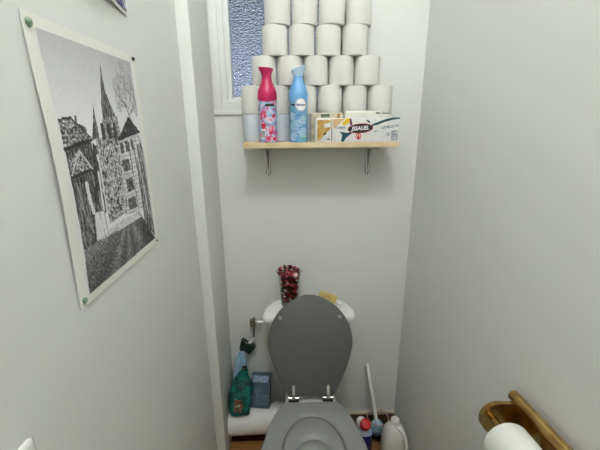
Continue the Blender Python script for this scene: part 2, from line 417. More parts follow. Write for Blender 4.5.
# second poster above, only its corner in view
t = thing('poster', (0,0,0), 'small purple and navy picture on the left wall at the top edge', 'poster')
bm = NB(); Q = lambda y, z, d: V((XL+.003+d+.016*(.922-y)/.2, y, z))
slab(bm, [Q(.70,1.872,0), Q(.925,1.849,0), Q(.928,2.15,0), Q(.70,2.165,0)], (-.0008,0,0)); obj('sheet', bm, SHEET, t, smooth=False)
m2 = ramp_mat('purple_print', [(0,rgb(40,34,92)),(.40,rgb(66,58,130)),(.5,rgb(30,26,60)),(.58,rgb(150,146,190)),(.68,rgb(216,218,226))], 'noise', 55, .5)
m3 = ramp_mat('lace_print', [(0,rgb(70,74,86)),(.42,rgb(190,196,200)),(.55,rgb(226,228,226))], 'noise', 120, .5)
obj('print', poly(NB(), [Q(.705,1.877,.0008), Q(.911,1.857,.0008), Q(.914,2.145,.0008), Q(.705,2.16,.0008)]), m2, t, smooth=False)
obj('border_print', poly(NB(), [Q(.911,1.857,.0008), Q(.923,1.855,.0008), Q(.926,2.145,.0008), Q(.914,2.145,.0008)]), m3, t, smooth=False)

# ------------------------------------------------------------------ shelf
SZ = 1.532
sh = thing('wall_shelf', (.115,YB,SZ), 'short pine wall shelf on two metal brackets carrying toilet rolls', 'shelf')
obj('board', box(NB(), (-.309,-.2,-.021), (.309,-.001,0), .002), PINE, sh)
for bx in (-.225, .228):
    bm = NB(); w = .0105
    box(bm, (bx-w,-.004,-.150), (bx+w,-.0005,-.022), .001); box(bm, (bx-w,-.17,-.025), (bx+w,-.001,-.0215), .001)
    for s in (-1, 1):      # raised edges of the pressed strip
        tube(bm, bez([(bx+s*w,-.16,-.027),(bx+s*w,-.05,-.034),(bx+s*w*.9,-.012,-.06),(bx+s*w*.25,-.007,-.158)], 6), .0030, 10, mi=1)
    br = obj('bracket', bm, [mat('grey_painted_steel', rgb(150,150,146), .4, .3), WPLAST], sh)
    obj('screw', lathe(NB(), [(0,0),(.005,0),(.004,.003),(0,.004)], seg=12), DARKM, br)
    s_ = br.children[0]; s_.rotation_euler = (PI/2,0,0); s_.location = (bx,-.0065,-.152)

# toilet rolls -------------------------------------------------------
RR, RH = .0508, .1085
def roll_bm(r=RR, h=RH, ri=.021):
    bm = lathe(NB(), [(ri,0),(r-.004,0),(r-.001,.0015),(r,.005),(r,h*.5),(r,h-.005),(r-.001,h-.0015),(r-.004,h),(ri,h)], seg=40, closed=True)
    # loose last sheet with its edge
    a0 = -1.9
    pts = [V(((r+.0006+.0012*k/6)*math.cos(a0+.5*k/6), (r+.0006+.0012*k/6)*math.sin(a0+.5*k/6), 0)) for k in range(7)]
    for a, b in zip(pts, pts[1:]):
        bm.faces.new([bm.verts.new(p) for p in (a+V((0,0,.002)), b+V((0,0,.002)), b+V((0,0,h-.002)), a+V((0,0,h-.002)))])
    return bm
def make_roll(m):
    t = bpy.data.objects.new('toilet_roll', None); COL.objects.link(t)
    obj('paper', roll_bm(), m, t)
    obj('core', lathe(NB(), [(.0195,.001),(.021,.001),(.021,RH-.001),(.0195,RH-.001)], seg=28, closed=True), CARD, t)
    return t
protos = {0: make_roll(PAPER), 1: make_roll(WRAP)}; used = set()
def copy_tree(o, parent=None):
    c = o.copy(); COL.objects.link(c)
    if parent: c.parent = parent
    for ch in o.children: copy_tree(ch, c)
    return c
rows = [(6,-.153,.1045,'bottom row'),(6,-.156,.1045,'second row up'),(5,-.110,.1040,'third row up'),(4,-.063,.1055,'fourth row up'),(4,-.052,.1058,'top row in view')]
nth = ['leftmost','second from left','third from left','fourth from left','fifth from left','sixth from left']
for ri, (n, x0, dx, rn) in enumerate(rows):
    for k in range(n):
        w = 1 if (ri == 0 and k < 3) else 0
        o = protos[w] if w not in used else copy_tree(protos[w]); used.add(w)
        jx = random.uniform(-.0008,.0008); jy = random.uniform(-.004,.003)
        o.location = (x0+dx*k+jx, 1.5335+jy, SZ+ri*(RH+.0006)+.0003); o.rotation_euler = (0,0,random.uniform(-.9,1.4))
        pos = 'rightmost' if k == n-1 else nth[k]
        extra = {0: ' on the pine shelf', 1: ' of the pile', 2: ' of the pile', 3: ' of the pile', 4: ' of the pile'}[ri]
        look = 'bluish film-wrapped toilet roll' if w else 'white embossed toilet roll'
        tag(o, f'{look}, {pos} in the {rn}{extra}', 'toilet roll', 'toilet rolls stacked on the shelf')

# air freshener cans -------------------------------------------------
def can(loc, label, capm, bodym, kind):
    t = thing('air_freshener', loc, label, 'air freshener', group='air freshener cans on the shelf')
    R = .0365
    obj('can', lathe(NB(), [(0,.002),(R-.004,.002),(R-.002,0),(R,.003),(R,.012),(R-.0006,.014),(R-.0006,.160),(R,.163),(R-.002,.165),(0,.166)], seg=40), bodym, t)
    # cap: bulged shell, waist, slanted spout; its lower edge dips at the front
    rings = []
    for i, (z, rx, ry, ox) in enumerate([(.161,R+.0006,R+.0006,0),(.168,R+.0015,R+.0015,0),(.186,R+.0008,R+.0008,0),(.200,R-.003,R-.003,0),(.213,R-.009,R-.009,0),(.225,R-.0145,R-.0145,0),(.236,R-.0175,R-.0175,0),(.246,R-.018,R-.0185,0),(.257,R-.0155,R-.0175,.001),(.268,R-.0095,R-.015,.002),(.276,R-.0080,R-.0145,.002),(.2775,R-.012,R-.019,.002),(.274,.010,.008,.002)]):
        s = 1 if kind == 'blue' else -1
        rings.append([V((rx*math.cos(2*PI*k/40)+ox*s, ry*math.sin(2*PI*k/40),
                         z-(.008*max(0,-math.sin(2*PI*k/40))**2 if i == 0 else 0)+(.26*(rx*math.cos(2*PI*k/40))*s*(1.3 if kind=='blue' else .35) if i >= 8 else 0))) for k in range(40)])
    c = obj('cap', loft(NB(), rings[:8] if kind == 'blue' else rings, cap0=False, cap1=kind != 'blue'), capm, t)
    if kind == 'blue':
        sp_ = obj('spout', loft(NB(), rings[7:], cap0=False), mat('grey_blue_spout_plastic', rgb(176,204,222), .3), t); sp_['label'] = 'paler grey-blue spout lip'
    c['label'] = 'slanted magenta cap' if kind == 'pink' else 'pale blue cap'
    def wrap(co, rr=R+.0004):
        a = co.x/rr; return V((rr*math.sin(a), -rr*math.cos(a), co.z))
    def patch(x0, x1, z0, z1, m, name, rr=R+.0003, n=8):
        bm = NB(); q = [[bm.verts.new(wrap(V((x0+(x1-x0)*i/n,0,z)), rr)) for i in range(n+1)] for z in (z0,z1)]
        for i in range(n): bm.faces.new((q[0][i],q[0][i+1],q[1][i+1],q[1][i]))
        return obj(name, bm, m, t)
    MX = Matrix.Rotation(PI/2, 4, 'X')
    if kind == 'pink':
        patch(-.006,.030,.136,.145,BLACK,'name_band')
        patch(-.028,-.008,.016,.052,WINK,'barcode_panel', R+.0005)
        bm = NB(); x = -.026
        while x < -.010:
            w = random.choice([.0007,.0012,.002]); q = [wrap(V((x,0,.020)),R+.0008),wrap(V((x+w,0,.020)),R+.0008),wrap(V((x+w,0,.046)),R+.0008),wrap(V((x,0,.046)),R+.0008)]
            poly(bm, q); x += w+random.choice([.0009,.0014])
        obj('barcode', bm, BLACK, t, smooth=False)
        # printed peonies
        petal = [mat('flower_'+n, c, .4) for n, c in (('crimson',rgb(196,26,60)),('rose',rgb(226,96,142)),('blush',rgb(240,176,200)))]
        for cx, cz, r in ((-.018,.105,.022),(-.016,.066,.016),(.020,.048,.021),(.002,.016,.016),(.030,.100,.013),(.002,.128,.008),(.03,.016,.013),(-.030,.030,.012)):
            bm = NB()
            for k in range(13):
                a = rng.random()*2*PI; d = r*.55*math.sqrt(rng.random()); rr_ = r*rng.uniform(.25,.5); lift = R+.0003+k*.00003
                pts = [V((cx+d*math.cos(a)+rr_*math.cos(b)*.8, 0, cz+d*math.sin(a)+rr_*math.sin(b))) for b in [2*PI*j/9 for j in range(9)]]
                pts = [V((p.x,0,min(max(p.z,.005),.148))) for p in pts]
                poly(bm, [wrap(p, lift) for p in pts], random.choice([0,0,1,1,2]))
            obj('flower_print', bm, petal, t, smooth=False)
    else:
        patch(-.032,-.012,.138,.145,BLACK,'name_band')
        bm = NB(); dring = lambda q_: [bm.verts.new(wrap(V((.010+q_*math.cos(2*PI*k/32),0,.141+q_*math.sin(2*PI*k/32))), R+.0022)) for k in range(32)]
        dr = [dring(q_) for q_ in (.0235,.017,.010,.004)]
        for ra, rb_ in zip(dr, dr[1:]):
            for k in range(32): bm.faces.new((ra[k], ra[(k+1) % 32], rb_[(k+1) % 32], rb_[k]))
        bm.faces.new(dr[-1])
        obj('roundel', bm, WINK, t, smooth=False)
        bm = NB()
        for k in range(32):
            a, b = 2*PI*k/32, 2*PI*(k+1)/32
            poly(bm, [wrap(V((.010+r_*math.cos(q),0,.141+r_*math.sin(q))), R+.0024) for r_, q in ((.0212,a),(.0224,a),(.0224,b),(.0212,b))])
        obj('roundel_ring', bm, NAVYI, t, smooth=False)
        text_mesh('febreze', .0125, Matrix.Translation((.010,0,.141)) @ MX, NAVYI, t, warp=lambda c: wrap(c, R+.0030), bold=.0004, sx=.95)
        bm = NB()
        for cx, cz, r in ((-.010,.060,.022),(.022,.038,.017),(.018,.085,.014),(-.022,.022,.014),(-.026,.100,.012)):
            for rr_ in (r, r*.62, r*.3):
                for k in range(30):
                    a, b = 2*PI*k/32, 2*PI*(k+1)/32
                    poly(bm, [wrap(V((cx+q_*math.cos(q),0,min(max(cz+q_*math.sin(q),.004),.148))), R+.0004) for q_, q in ((rr_-.0012,a),(rr_+.0012,a),(rr_+.0012,b),(rr_-.0012,b))])
        obj('swirl_print', bm, mat('pale_swirl_ink', rgb(206,226,236), .4), t, smooth=False)
    return t
pinkbody = ramp_mat('floral_can_print', [(0,rgb(196,84,134)),(.40,rgb(140,176,210)),(.50,rgb(168,200,222)),(.57,rgb(226,196,214)),(.64,rgb(206,110,156))], 'noise', 38, .3)
bluebody = ramp_mat('blue_can_print', [(0,rgb(56,112,176)),(.40,rgb(92,146,196)),(.52,rgb(122,170,204)),(.62,rgb(104,168,178))], 'noise', 26, .3, constant=False)
can((-.0955,1.440,SZ), 'air freshener can with magenta cap and floral print on the shelf', PINKCAP, pinkbody, 'pink')
can((.0255,1.438,SZ), 'pale blue air freshener can with white roundel on the shelf', BLUECAP, bluebody, 'blue')

# tissue packs -------------------------------------------------------
def fx(px): return .09+(px-315)*(.331/84)
def fz(py): return 1.6245-(py-118)*(.0925/24.5)
t = thing('tissue_box', (0,0,0), 'long printed tissue carton with gold panel and black oval logo on the shelf', 'tissue box')
FY = 1.404
bm = NB(); box(bm, (.091,FY,SZ+.0005), (.419,1.447,1.6235), .003); obj('carton', bm, CARTON, t)
def decal(pts, m, name, d=.0004): 
    return obj(name, poly(NB(), [(fx(a),FY-d,fz(b)) for a, b in pts]), m, t, smooth=False)
decal([(317,120),(330.5,120),(330.5,128.5),(326,133),(319,141),(317,141)], GOLDI, 'gold_panel')
decal([(324,124),(330,122.5),(330,127),(324,128)], CARTON, 'panel_pale_patch', .0008)  # pale carton-coloured patch over the gold panel
decal([(323,133.5),(326,132),(326,134.5),(323,135)], BLACK, 'butterfly_print', .0008)
decal([(327,139),(329.5,138.5),(329.5,140),(327,140)], BLACK, 'butterfly_print', .0008)
decal([(331.2,119),(331.9,119),(331.9,142),(331.2,142)], mat('seam_brown', rgb(120,92,62), .6), 'seam', .0006)
decal([(332.5,119.2),(345,118.6),(338,125),(333,129)], mat('sand_ink', rgb(214,178,130), .4), 'sand_panel')
decal([(341,124),(346,118.4),(349,118.6),(349,123),(344,125.5)], YELI, 'yellow_panel', .0006)
decal([(349,118.6),(350.6,118.6),(352,125),(349.5,125.8)], mat('maroon_ink', rgb(96,30,50), .4), 'maroon_swoosh', .0007)
decal([(335,126.5),(345,126.5),(345,129),(335,129)], GREYI, 'grey_strip', .0006)
decal([(339,131.6),(346,133),(354,131.5),(346,138),(343.5,142),(341,142),(342,135)], TEALI, 'teal_leaf', .0006)
sw_ = [(371,124.8),(378,122),(386,119.2),(393,117.9),(399,118),(399,119.3),(392,120.2),(384,122.3),(377,125.2),(371,126.4)]
decal(sw_, TEALI, 'teal_swoosh', .0006)
decal([(365,119.8),(368.5,121),(370,123.5),(367,122.5)], BLACK, 'butterfly_print', .0006)
decal([(381,126.6),(398,124.4),(398,127.6),(381,129.2)], GREYI, 'grey_strip', .0006)
decal([(391,131),(397.5,130.5),(397.5,141),(391,141)], GREYI, 'small_print', .0006)
decal([(386,133),(389.5,132.8),(389.5,136.5),(386,136.5)], GREYI, 'small_print', .0006)
decal([(374,131),(378,130.6),(378,132),(374,132)], GREYI, 'small_print', .0006)
def oval(cx, cy, a, b, rot=0): return [(cx+a*math.cos(q)*math.cos(rot)-b*math.sin(q)*math.sin(rot), cy+a*math.cos(q)*math.sin(rot)+b*math.sin(q)*math.cos(rot)) for q in [2*PI*k/36 for k in range(36)]]
decal(oval(360,128.6,12.8,4.9,-.07), REDINK, 'logo_rim', .0009)
decal(oval(360,128.6,12.3,4.4,-.07), BLACK, 'logo', .0012)
text_mesh('JSSAUEL', .021, Matrix.Translation((fx(359.7),FY-.0015,fz(128.6))) @ Matrix.Rotation(PI/2,4,'X') @ Matrix.Rotation(.06,4,'Z'), WINK, t, shear=.25, bold=.0006, sx=.92)
for r_, m_, d_ in ((3.2,REDINK,.0007),(2.2,CARTON,.0010)): decal(oval(358.3,136.5,r_*.9,r_,0), m_, 'emblem', d_)
decal([(357.2,139),(357.2,136),(358.3,134.6),(359.4,136),(359.4,139)], REDINK, 'emblem_figure', .0013)
t = thing('tissue_pack', (0,0,0), 'beige tissue pack behind the left end of the printed carton', 'tissue pack', group='tissue packs behind the carton')
obj('pack', box(NB(), (.075,1.4485,SZ+.0005), (.2055,1.476,1.6445), .005, 3), PACKB, t)
obj('label_strip', poly(NB(), [(.115,1.4481,1.628),(.15,1.4481,1.628),(.15,1.4481,1.640),(.115,1.4481,1.640)]), mat('green_strip_ink', rgb(96,112,96), .4), t, smooth=False)
obj('label_patch', poly(NB(), [(.180,1.4481,1.624),(.192,1.4481,1.624),(.192,1.4481,1.641),(.180,1.4481,1.641)]), mat('ochre_ink', rgb(140,108,50), .4), t, smooth=False)
t = thing('tissue_pack', (0,0,0), 'white tissue pack behind the middle of the printed carton', 'tissue pack', group='tissue packs behind the carton')
obj('pack', box(NB(), (.209,1.4485,SZ+.0005), (.362,1.476,1.652), .007, 3), PACKW, t)
obj('label_patch', poly(NB(), [(.335,1.4481,1.640),(.351,1.4481,1.640),(.351,1.4481,1.6445),(.335,1.4481,1.6445)]), BLACK, t, smooth=False)

# ------------------------------------------------------------------ toilet
TX = .0685
def ring_pts(hw, y0, y1, z, n=48, p=2.3, back=None, sk=0):
    """closed outline in plan: half width hw, from y0 (front) to y1 (back); back = half width of the straight back edge"""
    out = []
    for k in range(n):
        a = 2*PI*k/n; c, s = math.cos(a), math.sin(a)
        e = 2/p
        x = hw*math.copysign(abs(c)**e, c); y = (y0+y1)/2+(y1-y0)/2*math.copysign(abs(s)**e, s)
        out.append(V((TX+x, y, z)))
    return out
def plan(spec, z, n=64):
    """spec: list of (y, halfwidth) front to back -> closed ring with equal point count"""
    ys = np.array([s[0] for s in spec]); hw = np.array([s[1] for s in spec])
    # smooth curve through points by chord parameter
    P = bez([(h, y, 0) for y, h in spec], 10)
    d = [0]
    for a, b in zip(P, P[1:]): d.append(d[-1]+(b-a).length)
    out = []; m = n//2
    for k in range(m):
        s = d[-1]*(k+.5)/m
        i = max(j for j in range(len(d)) if d[j] <= s); i = min(i, len(P)-2)
        f = (s-d[i])/(d[i+1]-d[i]); out.append(P[i].lerp(P[i+1], f))
    R = [V((TX+p.x, p.y, z)) for p in out]; L = [V((TX-p.x, p.y, z)) for p in reversed(out)]
    return R+L
toilet = thing('toilet', (0,0,0), 'white ceramic toilet with grey seat and raised grey lid', 'toilet')
# pan: outer shell, rim, bowl
def shrink(r, f, z, dy=0):
    c = V((TX, sum(p.y for p in r)/len(r), 0)); return [V((c.x+(p.x-c.x)*f, c.y+(p.y-c.y)*f+dy, z)) for p in r]
rim = plan([(.828,0.0),(.835,.06),(.87,.125),(.94,.17),(1.02,.172),(1.10,.155),(1.18,.125),(1.235,.112),(1.30,.112),(1.40,.114),(1.46,.112),(1.465,0)], .425)
hole = lambda f, z, dy=0: [V((TX+p.x*f, .955+p.y*f*1.18+dy, z)) for p in [V((.098*math.cos(a), .105*math.sin(a), 0)) for a in [-PI/2+2*PI*(k+.5)/64 for k in range(64)]]]
rings = [shrink(rim,.62,0,.06), shrink(rim,.62,.02,.06), shrink(rim,.60,.14,.055), shrink(rim,.72,.24,.04), shrink(rim,.92,.34,.012), shrink(rim,.99,.38), shrink(rim,1,.40), shrink(rim,.998,.418), shrink(rim,.985,.4245)]
rings += [hole(1.06,.4245), hole(1.0,.42), hole(.98,.40), hole(1.06,.385), hole(1.0,.35), hole(.8,.29), hole(.55,.24,.02), hole(.42,.20,.03), hole(.34,.14,.03)]
obj('pan', loft(NB(), rings), CERAM, toilet, angle=50)
w = obj('water', lathe(NB(), [(0,0),(.044,0)], (TX,.99,.212), 32), WATER, toilet, smooth=False)
# cistern: tapered body, pillow-edged lid with rounded back corners
def rrect(hw, y0, y1, rf, rb, z, n=9):
    out = []
    for sx, cy, r, a0 in ((1,y0+rf,rf,-PI/2),(1,y1-rb,rb,0),(-1,y1-rb,rb,PI/2),(-1,y0+rf,rf,PI)):
        for k in range(n):
            a = a0+PI/2*k/(n-1); out.append(V((TX+sx*(hw-r)+r*math.cos(a), cy+r*math.sin(a), z)))
    return out
bm = loft(NB(), [rrect(h,y0,y1,.045,.03,z) for h,y0,y1,z in ((.140,1.43,1.54,.427),(.160,1.415,1.552,.44),(.172,1.408,1.556,.48),(.194,1.400,1.558,.66),(.198,1.399,1.558,.728))])
obj('cistern', bm, CERAM, toilet)
bm = loft(NB(), [rrect(h,y0,y1,.04,min(rb,y1-y0-.05),z) for h,y0,y1,rb,z in ((.205,1.392,1.566,.145,.7285),(.2145,1.384,1.572,.15,.732),(.2165,1.382,1.574,.15,.742),(.2145,1.384,1.572,.15,.754),(.207,1.391,1.566,.147,.762),(.192,1.404,1.553,.135,.7655))])
obj('cistern_lid', bm, CERAM, toilet)
# seat ring and inner child ring
so = [(.805,0.0),(.812,.07),(.85,.140),(.92,.184),(.985,.1985),(1.05,.1875),(1.11,.173),(1.165,.152),(1.205,.130),(1.2195,.118),(1.2225,.10),(1.2225,0)]
def hole2(a, b, cy, z): return [V((TX-.002+a*math.cos(q), cy+b*math.sin(q), z)) for q in [-PI/2+2*PI*(k+.5)/64 for k in range(64)]]
o_ = plan(so, .43)
rings = [hole2(.118,.156,.993,.428), shrink(o_,.975,.428), shrink(o_,.992,.430), shrink(o_,1,.436), shrink(o_,.997,.444), shrink(o_,.985,.4485), shrink(o_,.965,.450),
         hole2(.130,.168,.993,.4485), hole2(.122,.160,.993,.445), hole2(.117,.155,.993,.438)]
rings.append(rings[0]); 
seat = obj('seat', loft(NB(), rings, False, False), SEAT, toilet, angle=60)
rings = [hole2(.074,.092,.962,.428), hole2(.116,.154,.993,.428), hole2(.1165,.1545,.993,.436), hole2(.112,.150,.991,.4395), hole2(.092,.110,.970,.4385), hole2(.084,.101,.964,.436), hole2(.078,.096,.962,.431), hole2(.074,.092,.962,.428)]
obj('child_seat', loft(NB(), rings, False, False), SEAT, toilet, angle=60)
# lid: leaning back on the cistern
lid_axis = V((0, .381, .924)).normalized(); lid_n = V((0,-.924,.381)).normalized()
LO = V((TX+.001, 1.236, .462))
ls = [(.0,.000),(.0,.085),(.012,.108),(.05,.128),(.11,.158),(.17,.180),(.225,.190),(.28,.183),(.335,.158),(.38,.118),(.412,.068),(.427,.025),(.4285,0)]
P = bez([(h*.988, s*1.018, 0) for s, h in ls], 8)
half = [p for p in P]; outline = half+[V((-p.x,p.y,0)) for p in reversed(half[1:-1])]
def lidring(f, d):
    c = V((0,.2,0)); return [LO+V((1,0,0))*(p.x*f)+lid_axis*(c.y+(p.y-c.y)*f)+lid_n*d for p in outline]
lid = obj('lid', loft(NB(), [lidring(.97,-.017), lidring(.99,-.015), lidring(1,-.010), lidring(1,-.004), lidring(.993,-.0008), lidring(.98,0)]), LIDM, toilet)
for sx in (-1,1):
    bm = lathe(NB(), [(0,.006),(.006,.006),(.008,.004),(.008,0)], seg=18)
    b_ = obj('buffer', bm, mat('clear_rubber', rgb(160,160,158), .3), lid); b_.matrix_world = Matrix.Translation(LO+V((sx*.132,0,0))+lid_axis*.338) @ lid_n.to_track_quat('Z','Y').to_matrix().to_4x4()
    b_['label'] = 'pale rubber buffer'
    h = NB(); hx = TX+sx*.0755
    box(h, (hx-.018,1.232,.437), (hx+.018,1.245,.455), .004)
    tube(h, [(hx-.024,1.240,.452),(hx+.024,1.240,.452)], .0075, 14)
    box(h, (hx-.007,-.006,0), (hx+.007,.002,.05), .002, M=Matrix.Translation(V((0,1.2305,.455))) @ Matrix.Rotation(-.39,4,'X'))
    tube(h, [LO+V((hx-LO.x,0,0))+lid_axis*.045+lid_n*.0, LO+V((hx-LO.x,0,0))+lid_axis*.045+lid_n*.006], .006, 12)
    hg = obj('hinge', h, CHROME, toilet)
    obj('pad', box(NB(), (hx-.022,1.224,.4255), (hx+.022,1.262,.4375), .003), RUBBER, hg)

# soil pipe ----------------------------------------------------------
t = thing('soil_pipe', (-.16,1.455,.118), 'fat white soil pipe running from the toilet to the left corner', 'pipe')
bm = tube(NB(), [(-.178,0,.0),(-.06,0,.006),(.08,-.004,.014),(.15,-.01,.02)], .072, 32); obj('pipe', bm, WPLAST, t)
bm = tube(NB(), [(.05,-.003,.0125),(.075,-.004,.014)], .080, 32); obj('collar', bm, WPLAST, t)

# water feed ---------------------------------------------------------
t = thing('water_valve', (-.212,1.560,.630), 'chrome isolating valve with white feed pipe left of the cistern', 'valve')
bm = NB(); box(bm, (-.014,-.014,-.017), (.014,.014,.017), .003); tube(bm, [(0,0,0),(0,.039,0)], .008, 14)
obj('body', bm, mat('tarnished_chrome', rgb(120,114,104), .35, .9), t)
bm = tube(NB(), [(.012,0,.004),(.062,0,.004)], .007, 14); tube(bm, [(.030,0,.004),(.044,0,.004)], .012, 6); obj('tail', bm, CHROME, t)
bm = tube(NB(), bez([(.002,0,-.015),(.003,0,-.05),(0,-.002,-.085)], 5), .0055, 12); obj('compression_fitting', bm, STEEL, t)
bm = tube(NB(), bez([(.004,-.002,-.083),(-.012,-.004,-.108),(-.040,-.006,-.128),(-.049,-.006,-.165),(-.051,-.004,-.25),(-.056,.0,-.36),(-.056,.003,-.478)], 6), .0072, 14); obj('feed_pipe', bm, WPLAST, t)

# ------------------------------------------------------------------ things on the soil pipe
# spray bottle with dark green trigger
t = thing('spray_bottle', (-.292,1.556,.176), 'pale blue spray bottle with dark green trigger behind the teal pouch', 'spray bottle')
def el(rx, ry, z, ox=0, oy=0, n=28, p=2.6):
    out = []
    for k in range(n):
        a = 2*PI*k/n; c, s = math.cos(a), math.sin(a)
        out.append(V((ox+rx*math.copysign(abs(c)**(2/p), c), oy+ry*math.copysign(abs(s)**(2/p), s), z)))
    return out
bm = loft(NB(), [el(.038,.026,.0),el(.041,.029,.006),el(.042,.030,.08,-.001),el(.040,.030,.13,.0),el(.037,.028,.18,.003),el(.031,.025,.22,.008),el(.023,.02,.26,.014),el(.015,.015,.29,.019),el(.0135,.0135,.305,.021)])
obj('bottle', bm, PALEB, t)
bm = NB(); loft(bm, [el(.015,.016,.300,.021),el(.015,.016,.318,.023)])
slab(bm, [V((.006,-.013,.316)),V((.030,-.013,.296)),V((.056,-.013,.276)),V((.089,-.013,.315)),V((.072,-.013,.330)),V((.046,-.013,.345)),V((.026,-.013,.362)),V((.016,-.013,.356))], (0,.026,0))
obj('trigger_head', bm, DKGREEN, t)
# teal pouch
def pouch():
    t = thing('pouch', (-.286,1.424,.194), 'crumpled teal plastic pouch standing on the white soil pipe', 'pouch', rot=(-.16,.10,.12))
    bm = NB(); rings = []; n = 36
    prof_ = [(0,.040,.022),(.010,.050,.032),(.05,.0535,.034),(.10,.0545,.030),(.140,.053,.022),(.165,.046,.013),(.19,.034,.007),(.218,.022,.004),(.235,.016,.003)]
    for i, (z, rx, ry) in enumerate(prof_):
        r = el(rx, ry, z, ox=.004*math.sin(i*1.7)+(.012*i/8), n=n, p=3)
        for k, p in enumerate(r):
            w_ = .0035*math.sin(k*1.9+i*2.3)+.003*math.sin(k*.7-i*1.1)
            p.x += w_*.6; p.y += w_; p.z += .004*math.sin(k*.9+i) if 0 < i < 8 else 0
        rings.append(r)
    obj('bag', loft(bm, rings), mat('teal_film', rgb(22,128,114), .22, bump=(38,.9,.016), mottled=(34, rgb(6,54,52), .9)), t)
    q = [V((-.030,-.041,.035)),V((.012,-.041,.028)),V((.016,-.041,.085)),V((-.026,-.040,.095))]
    bm = slab(NB(), q, (0,.012,0)); obj('label', bm, ramp_mat('pouch_label', [(0,rgb(30,50,44)),(.42,rgb(150,70,52)),(.52,rgb(60,96,80)),(.62,rgb(170,176,150))], 'noise', 60, .35), t, smooth=False)
    bm = NB(); loft(bm, [el(.012,.006,.232,.013),el(.013,.007,.246,.014),el(.012,.006,.252,.014)]); obj('seal', bm, DKGREEN, t)
pouch()
# dark blue carton
t = thing('cardboard_box', (-.180,1.462,.196), 'dark blue carton with pale top band on the soil pipe beside the cistern', 'carton', rot=(-.40,0,-.10))
bm = box(NB(), (-.048,-.022,0), (.048,.022,.166), .002); obj('box', bm, mat('dark_blue_card', rgb(86,106,120), .4, mottled=(30, rgb(64,84,100), .9)), t)
obj('top_band', box(NB(), (-.0405,-.0226,.128), (.0385,-.021,.160)), mat('pale_blue_band', rgb(184,206,222), .4, mottled=(50, rgb(104,136,176), .9)), t, smooth=False)
PLI = mat('pale_line_ink', rgb(120,140,154), .5)
for p0, p1 in [((-.030+.002*k,-.0226,.092-.010*k), (-.018+.002*k+.01*(k%2),-.021,.097-.010*k)) for k in range(5)]+[((.012,-.0226,.06),(.034,-.021,.064)),((.008,-.0226,.02),(.036,-.021,.024))]:
    obj('printed_line', box(NB(), p0, p1), PLI, t, smooth=False)
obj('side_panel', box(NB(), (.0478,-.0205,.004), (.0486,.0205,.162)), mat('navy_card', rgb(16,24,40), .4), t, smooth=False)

# ------------------------------------------------------------------ on the cistern
VX, VY, VZ = -.0215, 1.508, .7675
t = tag(obj('vase', lathe(NB(), [(0,0),(.040,0),(.0435,.004),(.0435,.03),(.0445,.07),(.0465,.11),(.052,.145),(.0595,.168),(.061,.170),(.058,.1685),(.0505,.145),(.045,.11),(.043,.07),(.042,.03),(.0415,.008),(0,.007)], (0,0,0), 40), VGLASS), 'flared clear glass vase full of red potpourri on the cistern', 'vase')
t.location = (VX,VY,VZ)
PM = [mat('potpourri_'+n, c, .75) for n, c in (('maroon',rgb(96,18,28)),('crimson',rgb(158,26,40)),('dark',rgb(52,16,18)),('pink',rgb(204,96,106)),('cream',rgb(226,204,190)),('brown',rgb(92,58,40)))]
bm = NB(); prof_r = lambda z: .0414 if z < .05 else min(.0414+(z-.05)*.07, .0445) if z < .105 else min(.0447+(z-.105)*.22, .057)
pieces = [(x, y, z, None, None) for x, y, z in []]
for k in range(620):
    z = rng.uniform(.014,.182); a = rng.random()*2*PI; rr = prof_r(z)*rng.uniform(.35,1)*(1 if z < .165 else .92)
    big = rng.random() < .35; r = rng.uniform(.006,.009) if big else rng.uniform(.004,.009)
    rr = min(rr, prof_r(z)-r*1.02) if z < .165 else rr
    old = set(bm.faces)
    M = Matrix.Translation((rr*math.cos(a), rr*math.sin(a), z)) @ Matrix.Rotation(rng.random()*6,4,'X') @ Matrix.Rotation(rng.random()*6,4,'Z') @ Matrix.Diagonal((r, r, r*(.9 if big else .28), 1))
    vs = bmesh.ops.create_icosphere(bm, subdivisions=1, radius=1, matrix=M)['verts']
    for v in vs: v.co += V(rng.normal(0,.0006,3))
    mi = int(rng.choice(6, p=[.38,.20,.26,.06,.03,.07]))
    for f in {f for v in vs for f in v.link_faces}: f.material_index = mi
for x, z, r, mi in ((.004,.030,.011,4),(-.014,.118,.016,3),(.016,.110,.012,3),(.010,.080,.012,5),(-.020,.082,.009,4),(.030,.160,.012,4)):
    y = -math.sqrt(max((prof_r(z)-r)**2-x*x, 0))
    vs = bmesh.ops.create_icosphere(bm, subdivisions=2, radius=r, matrix=Matrix.Translation((x*.9,y*.97,z)) @ Matrix.Diagonal((1.1,.9,.8,1)))['verts']
    for f in {f for v in vs for f in v.link_faces}: f.material_index = mi
o = tag(obj('potpourri', bm, PM, angle=25), 'red and maroon potpourri heaped inside the glass vase on the cistern', 'potpourri', kind='stuff'); o.location = (VX,VY,VZ)
# scrubbing brush lying across the shoulder of the cistern
t = thing('scrubbing_brush', (.163,1.478,.7960), 'small scrubbing brush with yellow bristles and white handle on the cistern', 'brush', rot=(0,.40,.05))
obj('block', box(NB(), (-.052,-.018,0), (.032,.018,.010), .004, 3), CORK, t)
bm = NB()
for i in range(7):
    for j in range(3):
        x = -.046+.0122*i; y = -.013+.013*j; tube(bm, [(x,y,.009),(x+rng.normal(0,.001),y+rng.normal(0,.001),.032)], [.0022,.0042], 7)
obj('bristles', bm, BRIST, t)
bm = NB(); loft(bm, [[V((x,y*w_,.007+z*w_*.7)) for y, z in [(.017*math.cos(a), .010*math.sin(a)) for a in [2*PI*k/16 for k in range(16)]]] for x, w_ in ((.033,.6),(.037,1.0),(.050,1.05),(.058,.9),(.064,.45))])
obj('handle', bm, WPLAST, t)

